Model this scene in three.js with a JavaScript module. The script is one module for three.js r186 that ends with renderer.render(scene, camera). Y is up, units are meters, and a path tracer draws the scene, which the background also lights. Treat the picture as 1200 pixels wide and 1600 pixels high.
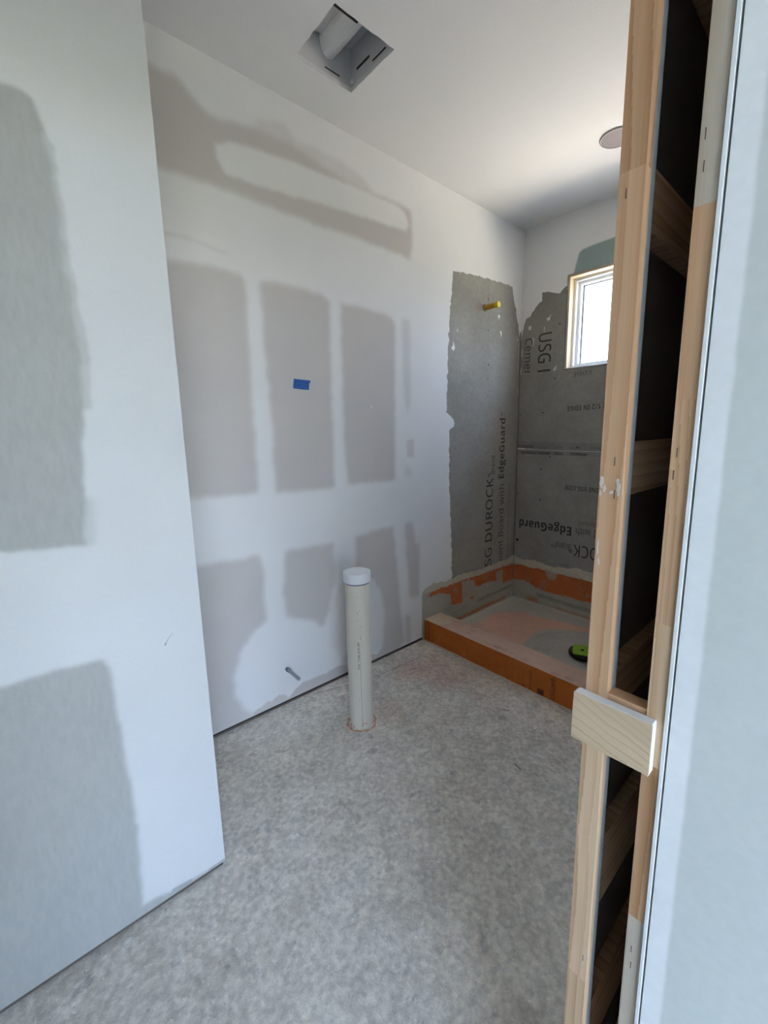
import * as THREE from 'three';
import { RoundedBoxGeometry } from 'three/addons/geometries/RoundedBoxGeometry.js';
import { mergeGeometries } from 'three/addons/utils/BufferGeometryUtils.js';
import { RectAreaLightUniformsLib } from 'three/addons/lights/RectAreaLightUniformsLib.js';

// ───────────────────────── camera, sky, sun, exposure ─────────────────────────
const scene = new THREE.Scene();
const F_PX = 667.585;
const camera = new THREE.PerspectiveCamera(2 * Math.atan(800 / F_PX) * 180 / Math.PI, 1200 / 1600, 0.02, 400);
camera.position.set(1.8444, 1.3498, 0);
camera.rotation.set(-0.169514, 0.830859, -0.012944, 'YXZ');
camera.setViewOffset(1200, 1600, -28.78, 11.98, 1200, 1600);

const renderer = new THREE.WebGLRenderer({ antialias: true });
renderer.toneMapping = THREE.LinearToneMapping;
renderer.toneMappingExposure = 12.4;
renderer.shadowMap.enabled = true;
RectAreaLightUniformsLib.init();

{ // clear midday sky: pale at the horizon, blue overhead, even all the way round
  const w = 16, h = 128, d = new Float32Array(w * h * 4);
  for (let r = 0; r < h; r++) {
    const up = Math.max(0, Math.sin(((r + 0.5) / h - 0.5) * Math.PI)), k = Math.pow(up, 0.55);
    const c = [0.75 - 0.47 * k, 0.87 - 0.36 * k, 1.05 - 0.06 * k];
    for (let x = 0; x < w; x++) d.set([c[0], c[1], c[2], 1], (r * w + x) * 4);
  }
  const t = new THREE.DataTexture(d, w, h, THREE.RGBAFormat, THREE.FloatType);
  t.mapping = THREE.EquirectangularReflectionMapping; t.magFilter = THREE.LinearFilter; t.needsUpdate = true;
  scene.background = t;
}
const sun = new THREE.DirectionalLight(new THREE.Color().setRGB(1, 0.93, 0.83), 9.6);
sun.position.set(-3, 9, 3.4); sun.castShadow = true;
Object.assign(sun.shadow.camera, { left: -9, right: 9, top: 9, bottom: -9, near: 0.5, far: 30 });
sun.shadow.mapSize.set(2048, 2048);
scene.add(sun, sun.target);

// ───────────────────────── helpers ─────────────────────────
const H = 2.74, D = 2.8917;              // ceiling height, distance of the shower's back wall
let seedv = 7;
const rnd = () => { seedv = (seedv * 1664525 + 1013904223) >>> 0; return seedv / 4294967296; };
const reseed = (s) => { seedv = s >>> 0; };
const hash = (x, y, s) => { let h = Math.imul(x, 374761393) + Math.imul(y, 668265263) + Math.imul(s, 974634777); h = Math.imul(h ^ (h >>> 13), 1274126177); return ((h ^ (h >>> 16)) >>> 0) / 4294967296; };
const noise = (x, y, s = 0) => {
  const ix = Math.floor(x), iy = Math.floor(y), fx = x - ix, fy = y - iy, u = fx * fx * (3 - 2 * fx), v = fy * fy * (3 - 2 * fy);
  const a = hash(ix, iy, s), b = hash(ix + 1, iy, s), c = hash(ix, iy + 1, s), d = hash(ix + 1, iy + 1, s);
  return a + (b - a) * u + (c - a) * v + (a - b - c + d) * u * v;
};
const fbm = (x, y, s = 0, n = 4) => { let t = 0, a = 0.5, q = 0; for (let i = 0; i < n; i++) { t += a * noise(x, y, s + i * 17); q += a; a *= 0.5; x *= 2.03; y *= 2.03; } return t / q; };
const clamp = (v, a, b) => Math.min(b, Math.max(a, v));
const smooth = (a, b, v) => { const t = clamp((v - a) / (b - a), 0, 1); return t * t * (3 - 2 * t); };

// A canvas laid out in metres: u to the right, y up.
class Paint {
  constructor(u0, u1, y0, y1, ppm, base) {
    Object.assign(this, { u0, u1, y0, y1, ppm });
    this.w = Math.round((u1 - u0) * ppm); this.h = Math.round((y1 - y0) * ppm);
    this.c = document.createElement('canvas'); this.c.width = this.w; this.c.height = this.h;
    this.g = this.c.getContext('2d'); this.g.fillStyle = base; this.g.fillRect(0, 0, this.w, this.h);
  }
  X(u) { return (u - this.u0) * this.ppm; }
  Y(y) { return (this.y1 - y) * this.ppm; }
  path(pts, jag = 0, step = 0.012, seed = 3) {
    const g = this.g; g.beginPath();
    const n = pts.length;
    for (let i = 0; i < n; i++) {
      const a = pts[i], b = pts[(i + 1) % n], len = Math.hypot(b[0] - a[0], b[1] - a[1]), m = jag ? Math.max(1, Math.ceil(len / step)) : 1;
      for (let k = 0; k < m; k++) {
        const t = k / m, x = a[0] + (b[0] - a[0]) * t, y = a[1] + (b[1] - a[1]) * t;
        const dx = jag * (fbm(x * 45, y * 45, seed, 3) - 0.5) * 2, dy = jag * (fbm(x * 45, y * 45, seed + 50, 3) - 0.5) * 2;
        g[i + k ? 'lineTo' : 'moveTo'](this.X(x + dx), this.Y(y + dy));
      }
    }
    g.closePath();
  }
  poly(pts, color, { blur = 0, jag = 0, alpha = 1, step = 0.012, seed = 3 } = {}) {
    const g = this.g; g.save(); g.globalAlpha = alpha; g.fillStyle = color;
    if (blur) g.filter = `blur(${(blur * this.ppm).toFixed(2)}px)`;
    this.path(pts, jag, step, seed); g.fill(); g.restore();
  }
  line(pts, color, width, alpha = 1) {
    const g = this.g; g.save(); g.globalAlpha = alpha; g.strokeStyle = color; g.lineWidth = width * this.ppm; g.lineCap = 'round'; g.beginPath();
    pts.forEach((p, i) => g[i ? 'lineTo' : 'moveTo'](this.X(p[0]), this.Y(p[1]))); g.stroke(); g.restore();
  }
  text(str, u, y, size, angle, color, { font = 'sans-serif', bold = false, length = 0, alpha = 1 } = {}) { // u, y: start of the baseline; angle in degrees, anticlockwise
    const g = this.g; g.save(); g.translate(this.X(u), this.Y(y)); g.rotate(-angle * Math.PI / 180);
    const px = 100; g.font = `${bold ? 'bold ' : ''}${px}px ${font}`; const k = size * this.ppm / (px * 0.72), w = g.measureText(str).width * k;
    g.scale(k * (length ? length * this.ppm / w : 1), k); g.globalAlpha = alpha; g.fillStyle = color; g.fillText(str, 0, 0); g.restore();
  }
  each(fn) { // fn(u, y, rgb) changes rgb in place
    const im = this.g.getImageData(0, 0, this.w, this.h), d = im.data, c = [0, 0, 0];
    for (let j = 0, o = 0; j < this.h; j++) for (let i = 0; i < this.w; i++, o += 4) {
      c[0] = d[o]; c[1] = d[o + 1]; c[2] = d[o + 2]; fn(this.u0 + i / this.ppm, this.y1 - j / this.ppm, c);
      d[o] = c[0]; d[o + 1] = c[1]; d[o + 2] = c[2];
    }
    this.g.putImageData(im, 0, 0); return this;
  }
  texture(srgb = true) {
    const t = new THREE.CanvasTexture(this.c); if (srgb) t.colorSpace = THREE.SRGBColorSpace;
    t.wrapS = t.wrapT = THREE.ClampToEdgeWrapping; t.magFilter = THREE.LinearFilter;
    t.repeat.set(1 / (this.u1 - this.u0), 1 / (this.y1 - this.y0)); t.offset.set(-this.u0 / (this.u1 - this.u0), -this.y0 / (this.y1 - this.y0));
    return t;
  }
}
// A repeating grey height map, in metres.
function heights(size, px, fn) {
  const d = new Uint8Array(px * px * 4);
  for (let j = 0; j < px; j++) for (let i = 0; i < px; i++) d.fill(clamp(fn(i / px * size, j / px * size), 0, 1) * 255, (j * px + i) * 4, (j * px + i) * 4 + 4);
  const t = new THREE.DataTexture(d, px, px); t.wrapS = t.wrapT = THREE.MirroredRepeatWrapping; t.magFilter = THREE.LinearFilter; t.repeat.set(1 / size, 1 / size); t.needsUpdate = true; return t;
}
const M = (o) => new THREE.MeshStandardMaterial({ roughness: 0.9, ...o });
const css = (r, g, b) => `rgb(${r},${g},${b})`;

// uv in metres by the way each face points: x faces (-z, y), z faces (x, y), y faces (x, -z).
function metric(geo, swap = false) {
  const g = geo.index ? geo.toNonIndexed() : geo, p = g.attributes.position, n = p.count, uv = new Float32Array(n * 2);
  const a = new THREE.Vector3(), b = new THREE.Vector3(), c = new THREE.Vector3();
  for (let i = 0; i < n; i += 3) {
    a.fromBufferAttribute(p, i); b.fromBufferAttribute(p, i + 1).sub(a); c.fromBufferAttribute(p, i + 2).sub(a); b.cross(c);
    const ax = Math.abs(b.x), ay = Math.abs(b.y), az = Math.abs(b.z);
    for (let k = 0; k < 3; k++) {
      const x = p.getX(i + k), y = p.getY(i + k), z = p.getZ(i + k), j = (i + k) * 2;
      let u, v; if (ax >= ay && ax >= az) { u = -z; v = y; } else if (ay >= az) { u = x; v = -z; } else { u = x; v = y; }
      uv[j] = swap ? v : u; uv[j + 1] = swap ? u : v;
    }
  }
  g.setAttribute('uv', new THREE.BufferAttribute(uv, 2)); return g;
}
const slab = (x0, x1, y0, y1, z0, z1, { r = 0, swap = false } = {}) => {
  const w = x1 - x0, h = y1 - y0, d = z1 - z0;
  const g = r ? new RoundedBoxGeometry(w, h, d, 2, Math.min(r, w / 2.1, h / 2.1, d / 2.1)) : new THREE.BoxGeometry(w, h, d);
  g.translate((x0 + x1) / 2, (y0 + y1) / 2, (z0 + z1) / 2); return metric(g, swap);
};
const names = new Map();
const numbered = (n) => { const k = names.get(n) ?? 0; names.set(n, k + 1); return k ? `${n}_${String(k).padStart(3, '0')}` : n; };
function mesh(name, geo, mat, parent) {
  const g = Array.isArray(geo) ? mergeGeometries(geo.map((q) => (q.index ? q.toNonIndexed() : q))) : geo;
  const m = new THREE.Mesh(g, mat); m.name = parent ? name : numbered(name); m.castShadow = m.receiveShadow = true; (parent ?? scene).add(m); return m;
}
function structure(name, geo, mat) { const m = mesh(name, geo, mat); m.userData.kind = 'structure'; return m; }
function group(name, userData, pos = [0, 0, 0]) { const o = new THREE.Group(); o.name = numbered(name); o.position.set(...pos); o.userData = userData; scene.add(o); return o; }
const shell = (name) => group(name, { kind: 'structure' });
function tag(o, label, category, groupName) { o.userData.label = label; o.userData.category = category; if (groupName) o.userData.group = groupName; return o; }
// extruded outline in a wall plane: 'x' (u = -z) or 'z' (u = x); front face at `at`, thickness t behind it
function sheet(pts, axis, at, t, holes = []) {
  const s = new THREE.Shape(pts.map((p) => new THREE.Vector2(...p)));
  for (const h of holes) s.holes.push(new THREE.Path(h.map((p) => new THREE.Vector2(...p))));
  const g = new THREE.ExtrudeGeometry(s, { depth: t, bevelEnabled: false });
  if (axis === 'z') g.translate(0, 0, at - t); else { g.translate(0, 0, -t); g.rotateY(Math.PI / 2); g.translate(at, 0, 0); }
  return metric(g);
}

// ───────────────────────── materials ─────────────────────────
const MUD = css(240, 238, 233), PAPER = css(211, 204, 196), CEMENT = css(158, 153, 142);
const orangePeel = heights(0.4, 256, (x, y) => 0.5 + 0.5 * (fbm(x * 260, y * 260, 4, 3) - 0.5) + 0.25 * (fbm(x * 60, y * 60, 9, 2) - 0.5));
const gritty = heights(0.5, 512, (x, y) => 0.45 + 0.55 * (fbm(x * 240, y * 240, 31, 4) - 0.5) + 0.5 * (fbm(x * 40, y * 40, 33, 3) - 0.5) - (noise(x * 300, y * 300, 88) > 0.93 ? 0.3 : 0));
const mudGrain = (amt = 3) => (u, y, c) => {
  const n = (fbm(u * 7, y * 7, 61, 3) - 0.5) * 2 * amt + (hash(Math.floor(u * 900), Math.floor(y * 900), 5) - 0.5) * 2.4;
  c[0] += n; c[1] += n; c[2] += n;
};
const primer = M({ color: 0xeceae4, bumpMap: orangePeel, bumpScale: 0.0006 });
const white = M({ color: 0xefede8 });
const framing = M({ color: 0x8a7357 });
const hallWall = M({ color: 0xe2e1dd, roughness: 0.92 });
const gapShade = M({ color: 0x6e6156 });  // dark colour for the painted shade line under the drywall
const kraftPaper = M({ color: 0x867a6c });
const vinyl = M({ color: 0xf8f8f6, roughness: 0.4 });
const metalGrey = M({ color: 0xaab0b0, roughness: 0.5, metalness: 0.25 });

// Sawn pine: grain runs along v (metres).
function pine(seed, tone, { knots = [], ring = 46, stain = 0, sharp = 2.2 } = {}) {
  const p = new Paint(0, 0.16, 0, 1.0, 1000, '#000');
  p.each((u, y, c) => {
    let x = u + 0.012 * (fbm(u * 6, y * 2.2, seed, 3) - 0.5) * 2 + 0.02 * (noise(3, y * 1.3, seed) - 0.5), near = 0;
    for (const [ku, ky, kr] of knots) {
      const dx = (u - ku), dy = (y - ky) * 0.42, r = Math.hypot(dx, dy);
      x += 0.7 * kr * Math.exp(-(r * r) / (kr * kr * 3)) * Math.sign(dx || 1); near = Math.max(near, 1 - smooth(kr * 0.35, kr * 0.75, r));
    }
    const w = x * ring * (1 + 0.3 * noise(y * 0.8, 2, seed)), fr = w - Math.floor(w);
    const late = Math.pow(fr, sharp) * (0.5 + 0.5 * hash(Math.floor(w), 1, seed));
    const fib = (noise(u * 900, y * 14, seed + 5) - 0.5) * 10 + (fbm(u * 30, y * 3, seed + 8, 2) - 0.5) * 16;
    c[0] = tone[0] - late * 26 + fib - near * 55; c[1] = tone[1] - late * 34 + fib - near * 62; c[2] = tone[2] - late * 38 + fib - near * 56;
    if (stain) { const s = smooth(0.45, 0.7, fbm(u * 22, y * 5, seed + 21, 3)) * stain; c[0] += (176 - c[0]) * s; c[1] += (172 - c[1]) * s; c[2] += (162 - c[2]) * s; }
  });
  const t = p.texture(); t.wrapS = t.wrapT = THREE.MirroredRepeatWrapping; return t;
}
const pineWarm = pine(11, [206, 166, 128]), pinePale = pine(23, [214, 182, 146], { knots: [[0.05, 0.62, 0.02], [0.11, 0.2, 0.016]], ring: 70 }), pineBand = pine(37, [208, 170, 132], { ring: 120 }), pineGrey = pine(51, [196, 184, 165], { stain: 0.8 }), pineTan = pine(83, [192, 152, 114]), pineBuck = pine(63, [220, 200, 166], { ring: 60 }), pineWide = pine(71, [218, 187, 152], { ring: 60 });
const wood = (t, o = {}) => M({ map: t, roughness: 0.78, ...o });
const shifted = (t, u, v) => { const c = t.clone(); c.offset.set(t.offset.x + u, t.offset.y + v); return c; };

// ───────────────────────── ground, roof, floor, ceiling ─────────────────────────
structure('ground', slab(-90, 90, -0.4, -0.15, -150, 60), M({ color: new THREE.Color().setRGB(0.50, 0.465, 0.42) }));
structure('added_lawn', slab(4.05, 60, -0.152, -0.14, -60, 60), M({ color: new THREE.Color().setRGB(0.11, 0.115, 0.085) }));  // unseen, added to keep warm ground bounce out of the hall window
structure('roof', slab(-0.55, 4.15, 2.93, 3.08, -3.46, 3.0), M({ color: 0x6a6660 }));  // unseen; eave sized so its shadow covers the ground below the window

{ // trowelled slab with plaster scuffs, dust and stains
  const p = new Paint(-0.1, 1.9, -0.4, 2.0, 820, css(214, 204, 188)); // u = x, v = -z
  reseed(41);
  for (let i = 0; i < 700; i++) { // trowel smears of mud
    const x = rnd() * 2 - 0.1, z = rnd() * 2.4 - 0.4, r = 0.004 + 0.026 * rnd() * rnd(), a = rnd() * 6.28, e = 0.3 + rnd() * 0.6, pts = [];
    for (let k = 0; k < 9; k++) { const t = k / 9 * 6.283, q = r * (0.6 + 0.8 * rnd()); pts.push([x + Math.cos(a) * Math.cos(t) * q - Math.sin(a) * Math.sin(t) * q * e, z + Math.sin(a) * Math.cos(t) * q + Math.cos(a) * Math.sin(t) * q * e]); }
    p.poly(pts, rnd() > 0.3 ? css(228, 223, 216) : css(158, 151, 143), { alpha: 0.14 + 0.36 * rnd(), jag: 0.006, seed: i });
  }
  for (let i = 0; i < 150; i++) { // curved scratches
    const x = rnd() * 2 - 0.1, z = rnd() * 2.4 - 0.4, a = rnd() * 6.28, b = (rnd() - 0.5) * 3, l = 0.02 + 0.07 * rnd(), q = [];
    for (let k = 0; k < 6; k++) { const t = k / 5 * l, ang = a + b * k / 5; q.push([x + Math.cos(ang) * t, z + Math.sin(ang) * t]); }
    p.line(q, css(222, 219, 214), 0.0012 + 0.0025 * rnd(), 0.15 + 0.4 * rnd());
  }
  for (const [x, z, r, al] of [[0.30, 1.66, 0.16, 0.35], [0.22, 1.55, 0.10, 0.35], [0.62, 1.70, 0.12, 0.16], [0.40, 1.20, 0.08, 0.25]]) { // orange dust by the curb and the pipe
    const pts = []; for (let k = 0; k < 18; k++) { const t = k / 18 * 6.283, q = r * (0.6 + 0.8 * rnd()); pts.push([x + Math.cos(t) * q, z + Math.sin(t) * q]); }
    p.poly(pts, css(196, 150, 128), { alpha: al, blur: 0.03, jag: 0.02, seed: 77 });
  }
  p.line([[0.02, 1.02], [0.116, 1.35], [0.141, 1.70]], css(92, 88, 85), 0.0035, 0.75); // snapped line along the wall
  p.line([[0.27, 1.2], [0.30, 1.26]], css(110, 106, 102), 0.003, 0.5);
  for (let k = 0; k < 34; k++) { const t = k / 34 * 6.283 + rnd() * 0.1, q = 0.058 + 0.012 * rnd(); p.line([[0.3655 + Math.cos(t) * q, 1.0715 + Math.sin(t) * q], [0.3655 + Math.cos(t + 0.2) * q, 1.0715 + Math.sin(t + 0.2) * q]], css(200, 118, 84), 0.006, 0.4 + 0.5 * rnd()); } // orange sealer at the pipe
  p.each((u, v, c) => {
    const big = (fbm(u * 2.2, v * 2.2, 201, 4) - 0.5) * 40, mid = (fbm(u * 16, v * 16, 211, 5) - 0.5) * 34, fine = (fbm(u * 80, v * 80, 221, 3) - 0.5) * 60 + (hash(Math.floor(u * 820), Math.floor(v * 820), 9) - 0.5) * 24;
    const speck = noise(u * 230, v * 230, 230) > 0.93 ? 26 : noise(u * 150, v * 150, 240) > 0.95 ? -30 : 0, n = big + mid + fine + speck;
    c[0] += n; c[1] += n; c[2] += n * 0.97;
  });
  const floorMat = M({ map: p.texture(), bumpMap: gritty, bumpScale: 0.0016, roughness: 0.82 });
  structure('floor', slab(-0.2, 1.9, -0.2, 0, -2.02, 0.4), floorMat);
  const rest = shell('floor_hall'), plain = M({ color: 0xc2bbb2, bumpMap: gritty, bumpScale: 0.0016, roughness: 0.85 });
  mesh('slab', slab(1.9, 3.85, -0.2, 0, -2.02, 0.4), plain, rest);
  mesh('slab', slab(-0.2, 3.85, -0.2, 0, 0.4, 2.6), plain, rest);
  mesh('slab', slab(-0.2, 3.85, -0.2, 0, -3.04, -2.02), plain, rest);
}

const VX0 = 0.209, VX1 = 0.479, VZ0 = 0.974, VZ1 = 1.234; // fan opening (z negated)
const LX = 0.835, LZ = 2.36, LR = 0.078;                  // lamp opening
{
  const s = new THREE.Shape([[-0.2, -2.6], [3.85, -2.6], [3.85, 3.04], [-0.2, 3.04]].map((p) => new THREE.Vector2(...p)));
  reseed(5);
  const hole = [], edge = (x, z) => hole.push(new THREE.Vector2(x + (rnd() - 0.5) * 0.004, z + (rnd() - 0.5) * 0.004));
  for (let k = 0; k < 10; k++) edge(VX0 + (VX1 - VX0) * k / 10, VZ0);
  for (let k = 0; k < 10; k++) edge(VX1, VZ0 + (VZ1 - VZ0) * k / 10);
  for (let k = 0; k < 10; k++) edge(VX1 - (VX1 - VX0) * k / 10, VZ1);
  for (let k = 0; k < 10; k++) edge(VX0, VZ1 - (VZ1 - VZ0) * k / 10);
  s.holes.push(new THREE.Path(hole));
  const g = new THREE.ExtrudeGeometry(s, { depth: 0.016, bevelEnabled: false }); // shape y = -z
  g.rotateX(-Math.PI / 2); g.translate(0, H, 0);
  structure('ceiling', metric(g), primer);
  structure('ceiling_attic', slab(-0.2, 3.85, 2.90, 2.93, -3.04, 2.6), framing);
}

// ───────────────────────── left wall: drywall, mud, cement board ─────────────────────────
const CB0 = 2.10;   // where the cement board starts on the left wall
let leftTexture;
{
  const p = new Paint(-0.4, 2.9, 0, 2.74, 620, MUD);
  const soft = { blur: 0.011, jag: 0.010 }, paper = (pts, o = {}) => p.poly(pts, PAPER, { ...soft, ...o });
  paper([[0.40, 2.615], [0.521, 2.615], [0.568, 2.611], [0.61, 2.619], [0.66, 2.577], [0.713, 2.533], [0.786, 2.546], [0.905, 2.573], [1.047, 2.577], [1.171, 2.555], [1.343, 2.53], [1.512, 2.53], [1.694, 2.535], [1.775, 2.531], [1.782, 2.355], [1.761, 2.287], [1.411, 2.297], [1.124, 2.292], [0.884, 2.295], [0.681, 2.298], [0.40, 2.292]]);
  paper([[0.893, 2.6], [1.022, 2.644], [1.09, 2.60], [1.207, 2.607], [1.35, 2.60], [1.45, 2.575], [1.51, 2.535], [1.203, 2.519], [0.985, 2.522]], { alpha: 0.45 });
  p.poly([[0.73, 2.447], [0.793, 2.479], [0.955, 2.499], [1.203, 2.514], [1.42, 2.522], [1.627, 2.525], [1.725, 2.515], [1.757, 2.455], [1.74, 2.42], [1.58, 2.409], [1.339, 2.396], [1.096, 2.375], [0.889, 2.357], [0.763, 2.358], [0.733, 2.405]], MUD, { blur: 0.008, jag: 0.008, alpha: 0.96 });
  paper([[0.40, 1.985], [0.507, 1.985], [0.68, 2.003], [0.794, 1.997], [0.814, 1.972], [0.81, 1.665], [0.805, 1.085], [0.502, 1.091], [0.40, 1.091]]);
  paper([[0.881, 1.986], [0.98, 2.001], [1.175, 1.991], [1.227, 1.972], [1.218, 1.706], [1.214, 1.068], [0.887, 1.076], [0.896, 1.339], [0.882, 1.672]]);
  paper([[1.29, 1.969], [1.399, 1.973], [1.623, 1.962], [1.645, 1.916], [1.627, 1.072], [1.294, 1.077], [1.283, 1.462]]);
  paper([[1.698, 1.968], [1.762, 1.967], [1.761, 1.51], [1.729, 1.444], [1.702, 1.614]], { alpha: 0.5 });
  paper([[1.727, 1.297], [1.779, 1.303], [1.783, 1.197], [1.726, 1.193]], { alpha: 0.6, blur: 0.006 });
  paper([[1.705, 1.14], [1.76, 1.14], [1.76, 1.085], [1.705, 1.085]], { alpha: 0.35 });
  paper([[0.40, 2.08], [0.58, 2.085], [0.75, 2.07], [0.75, 2.06], [0.58, 2.073], [0.40, 2.068]], { alpha: 0.35, blur: 0.006 });
  paper([[0.40, 0.805], [0.521, 0.805], [0.79, 0.796], [0.804, 0.741], [0.801, 0.473], [0.733, 0.432], [0.667, 0.361], [0.629, 0.25], [0.63, 0.153], [0.674, 0.06], [0.718, 0.025], [0.72, 0], [0.40, 0]]);
  paper([[0.917, 0.788], [1.189, 0.781], [1.196, 0.598], [1.152, 0.432], [1.108, 0.338], [1.053, 0.392], [0.913, 0.454], [0.897, 0.574]]);
  paper([[1.338, 0.789], [1.607, 0.803], [1.653, 0.322], [1.686, 0.037], [1.60, 0.0], [1.444, 0.0], [1.444, 0.024], [1.509, 0.081], [1.529, 0.278], [1.504, 0.425], [1.449, 0.517], [1.328, 0.547]]);
  paper([[1.699, 0.796], [1.768, 0.805], [1.794, 0.659], [1.822, 0.654], [1.819, 0.317], [1.734, 0.32]], { alpha: 0.8 });
  paper([[1.70, 0.22], [1.735, 0.20], [1.75, 0.02], [1.69, 0.02]], { alpha: 0.7 });
  paper([[0.704, 0.045], [0.868, 0.066], [0.876, 0.036], [0.90, 0.041], [0.98, 0.085], [1.12, 0.072], [1.20, 0.085], [1.26, 0.058], [1.518, 0.050], [1.518, 0], [0.70, 0]], { blur: 0.003, jag: 0.012 });
  p.poly([[1.21, 0.09], [1.24, 0.14], [1.30, 0.075], [1.30, 0.04]], PAPER, { blur: 0.008, alpha: 0.6 });
  paper([[1.14, 0.42], [1.24, 0.56], [1.33, 0.55], [1.45, 0.51], [1.50, 0.42], [1.525, 0.28], [1.505, 0.09], [1.40, 0.05], [1.28, 0.07], [1.22, 0.12], [1.16, 0.20]], { alpha: 0.28 });
  p.line([[1.465, 1.486], [1.467, 1.478]], css(245, 245, 245), 0.006);
  // cement board with ragged mud round it
  p.poly([[2.9, 2.342], [2.9, 0.3], [2.134, 0.3], [2.132, 0.55], [2.102, 0.989], [2.099, 1.353], [2.154, 1.393], [2.135, 1.422], [2.073, 1.461], [2.078, 1.638], [2.088, 1.943], [2.104, 2.113], [2.126, 2.303], [2.291, 2.324], [2.528, 2.336], [2.755, 2.342]], CEMENT, { jag: 0.011, step: 0.006 });
  p.poly([[2.14, 2.29], [2.30, 2.315], [2.74, 2.33], [2.76, 2.25], [2.5, 2.24], [2.3, 2.22]], MUD, { alpha: 0.10, blur: 0.03 });
  p.poly([[2.70, 2.36], [2.760, 2.345], [2.783, 2.254], [2.81, 2.216], [2.831, 2.132], [2.862, 2.06], [2.868, 2.02], [2.876, 2.06], [2.895, 2.0], [2.9, 2.4]], MUD, { jag: 0.010, step: 0.005 });
  for (const q of [[[2.112, 1.855], [2.13, 1.874], [2.128, 1.90], [2.15, 1.86], [2.138, 1.842]], [[2.595, 2.13], [2.62, 2.132], [2.612, 2.10]], [[2.625, 2.03], [2.645, 2.026], [2.64, 1.985]], [[2.168, 1.975], [2.178, 1.975], [2.172, 1.955]], [[2.84, 2.0], [2.852, 2.01], [2.848, 1.98]]]) p.poly(q, css(240, 239, 236), { jag: 0.004, step: 0.003 });
  p.line([[2.862, 1.97], [2.866, 1.78]], css(222, 220, 214), 0.006, 0.7); p.line([[2.866, 1.66], [2.868, 1.60]], css(222, 220, 214), 0.005, 0.6);
  for (const [u, y, r] of [[2.483, 2.208, 7], [2.49, 2.014, 6], [2.498, 1.791, 8], [2.494, 1.697, 6], [2.498, 1.582, 6], [2.49, 1.381, 6], [2.489, 1.194, 6], [2.62, 2.2, 4]]) p.poly([[u - r * 1e-3, y], [u, y + r * 1e-3], [u + r * 1e-3, y], [u, y - r * 1e-3]], css(78, 74, 70), { jag: 0.002, step: 0.003, alpha: 0.85 });
  p.line([[2.487, 2.30], [2.488, 1.85]], css(124, 120, 113), 0.003, 0.5);
  const ink = css(62, 60, 57);
  p.text('USG DUROCK', 2.583, 0.255, 0.080, 90, ink, { length: 0.75 }); p.text('®', 2.548, 1.012, 0.03, 90, ink);
  p.text('Brand', 2.602, 1.03, 0.046, 90, ink, { length: 0.14, alpha: 0.75 });
  p.text('Cement Board with', 2.727, 0.22, 0.062, 90, ink, { length: 0.735, alpha: 0.85 });
  p.text('EdgeGuard', 2.717, 0.985, 0.066, 90, ink, { bold: true, length: 0.455, alpha: 0.85 }); p.text('™', 2.69, 1.445, 0.03, 90, ink);
  p.text('Panneau de ciment avec EdgeGuard', 2.806, 0.33, 0.03, 90, ink, { length: 0.62, alpha: 0.45 });
  p.each((u, y, c) => {
    const cem = c[0] < 185 && u > 2.05 && y > 0.2;
    const n = cem ? (fbm(u * 5, y * 5, 301, 4) - 0.5) * 22 + (fbm(u * 60, y * 60, 305, 3) - 0.5) * 14 + (hash(Math.floor(u * 620), Math.floor(y * 620), 3) - 0.5) * 9
      : (fbm(u * 5, y * 5, 61, 3) - 0.5) * 6 + (hash(Math.floor(u * 620), Math.floor(y * 620), 5) - 0.5) * 2.5;
    c[0] += n; c[1] += n; c[2] += n;
  });
  leftTexture = p.texture();
  const mat = M({ map: leftTexture, bumpMap: orangePeel, bumpScale: 0.0004, roughness: 0.93 });
  const boardMat = M({ map: leftTexture, bumpMap: gritty, bumpScale: 0.0012, roughness: 0.95 });
  const o = shell('wall_left');
  mesh('drywall_panel', slab(-0.0127, 0, 0.021, H, -CB0, 1.0), mat, o);
  mesh('drywall_panel', slab(-0.0127, 0, 2.40, H, -D, -CB0), mat, o);
  mesh('corner_mud', slab(-0.006, -0.0004, 2.06, 2.40, -D, -D + 0.010), mat, o);
  mesh('cement_board', slab(-0.0127, 0, 0.004, 2.40, -D + 0.010, -CB0), boardMat, o);
  mesh('corner_batten', slab(-0.0127, -0.0117, 0.0, 2.40, -D - 0.012, -D + 0.0098), framing, o);
  mesh('stud_framing', slab(-0.15, -0.0127, 0.05, 2.9, -3.04, 1.15), framing, o);
  mesh('base_gap_shade', slab(-0.06, -0.005, 0.0005, 0.009, -1.86, 1.0), gapShade, o);  // dark strip that draws the shade of the gap under the drywall
  mesh('sole_plate', slab(-0.15, -0.035, 0.0095, 0.05, -3.04, 1.15), framing, o);
}

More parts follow.
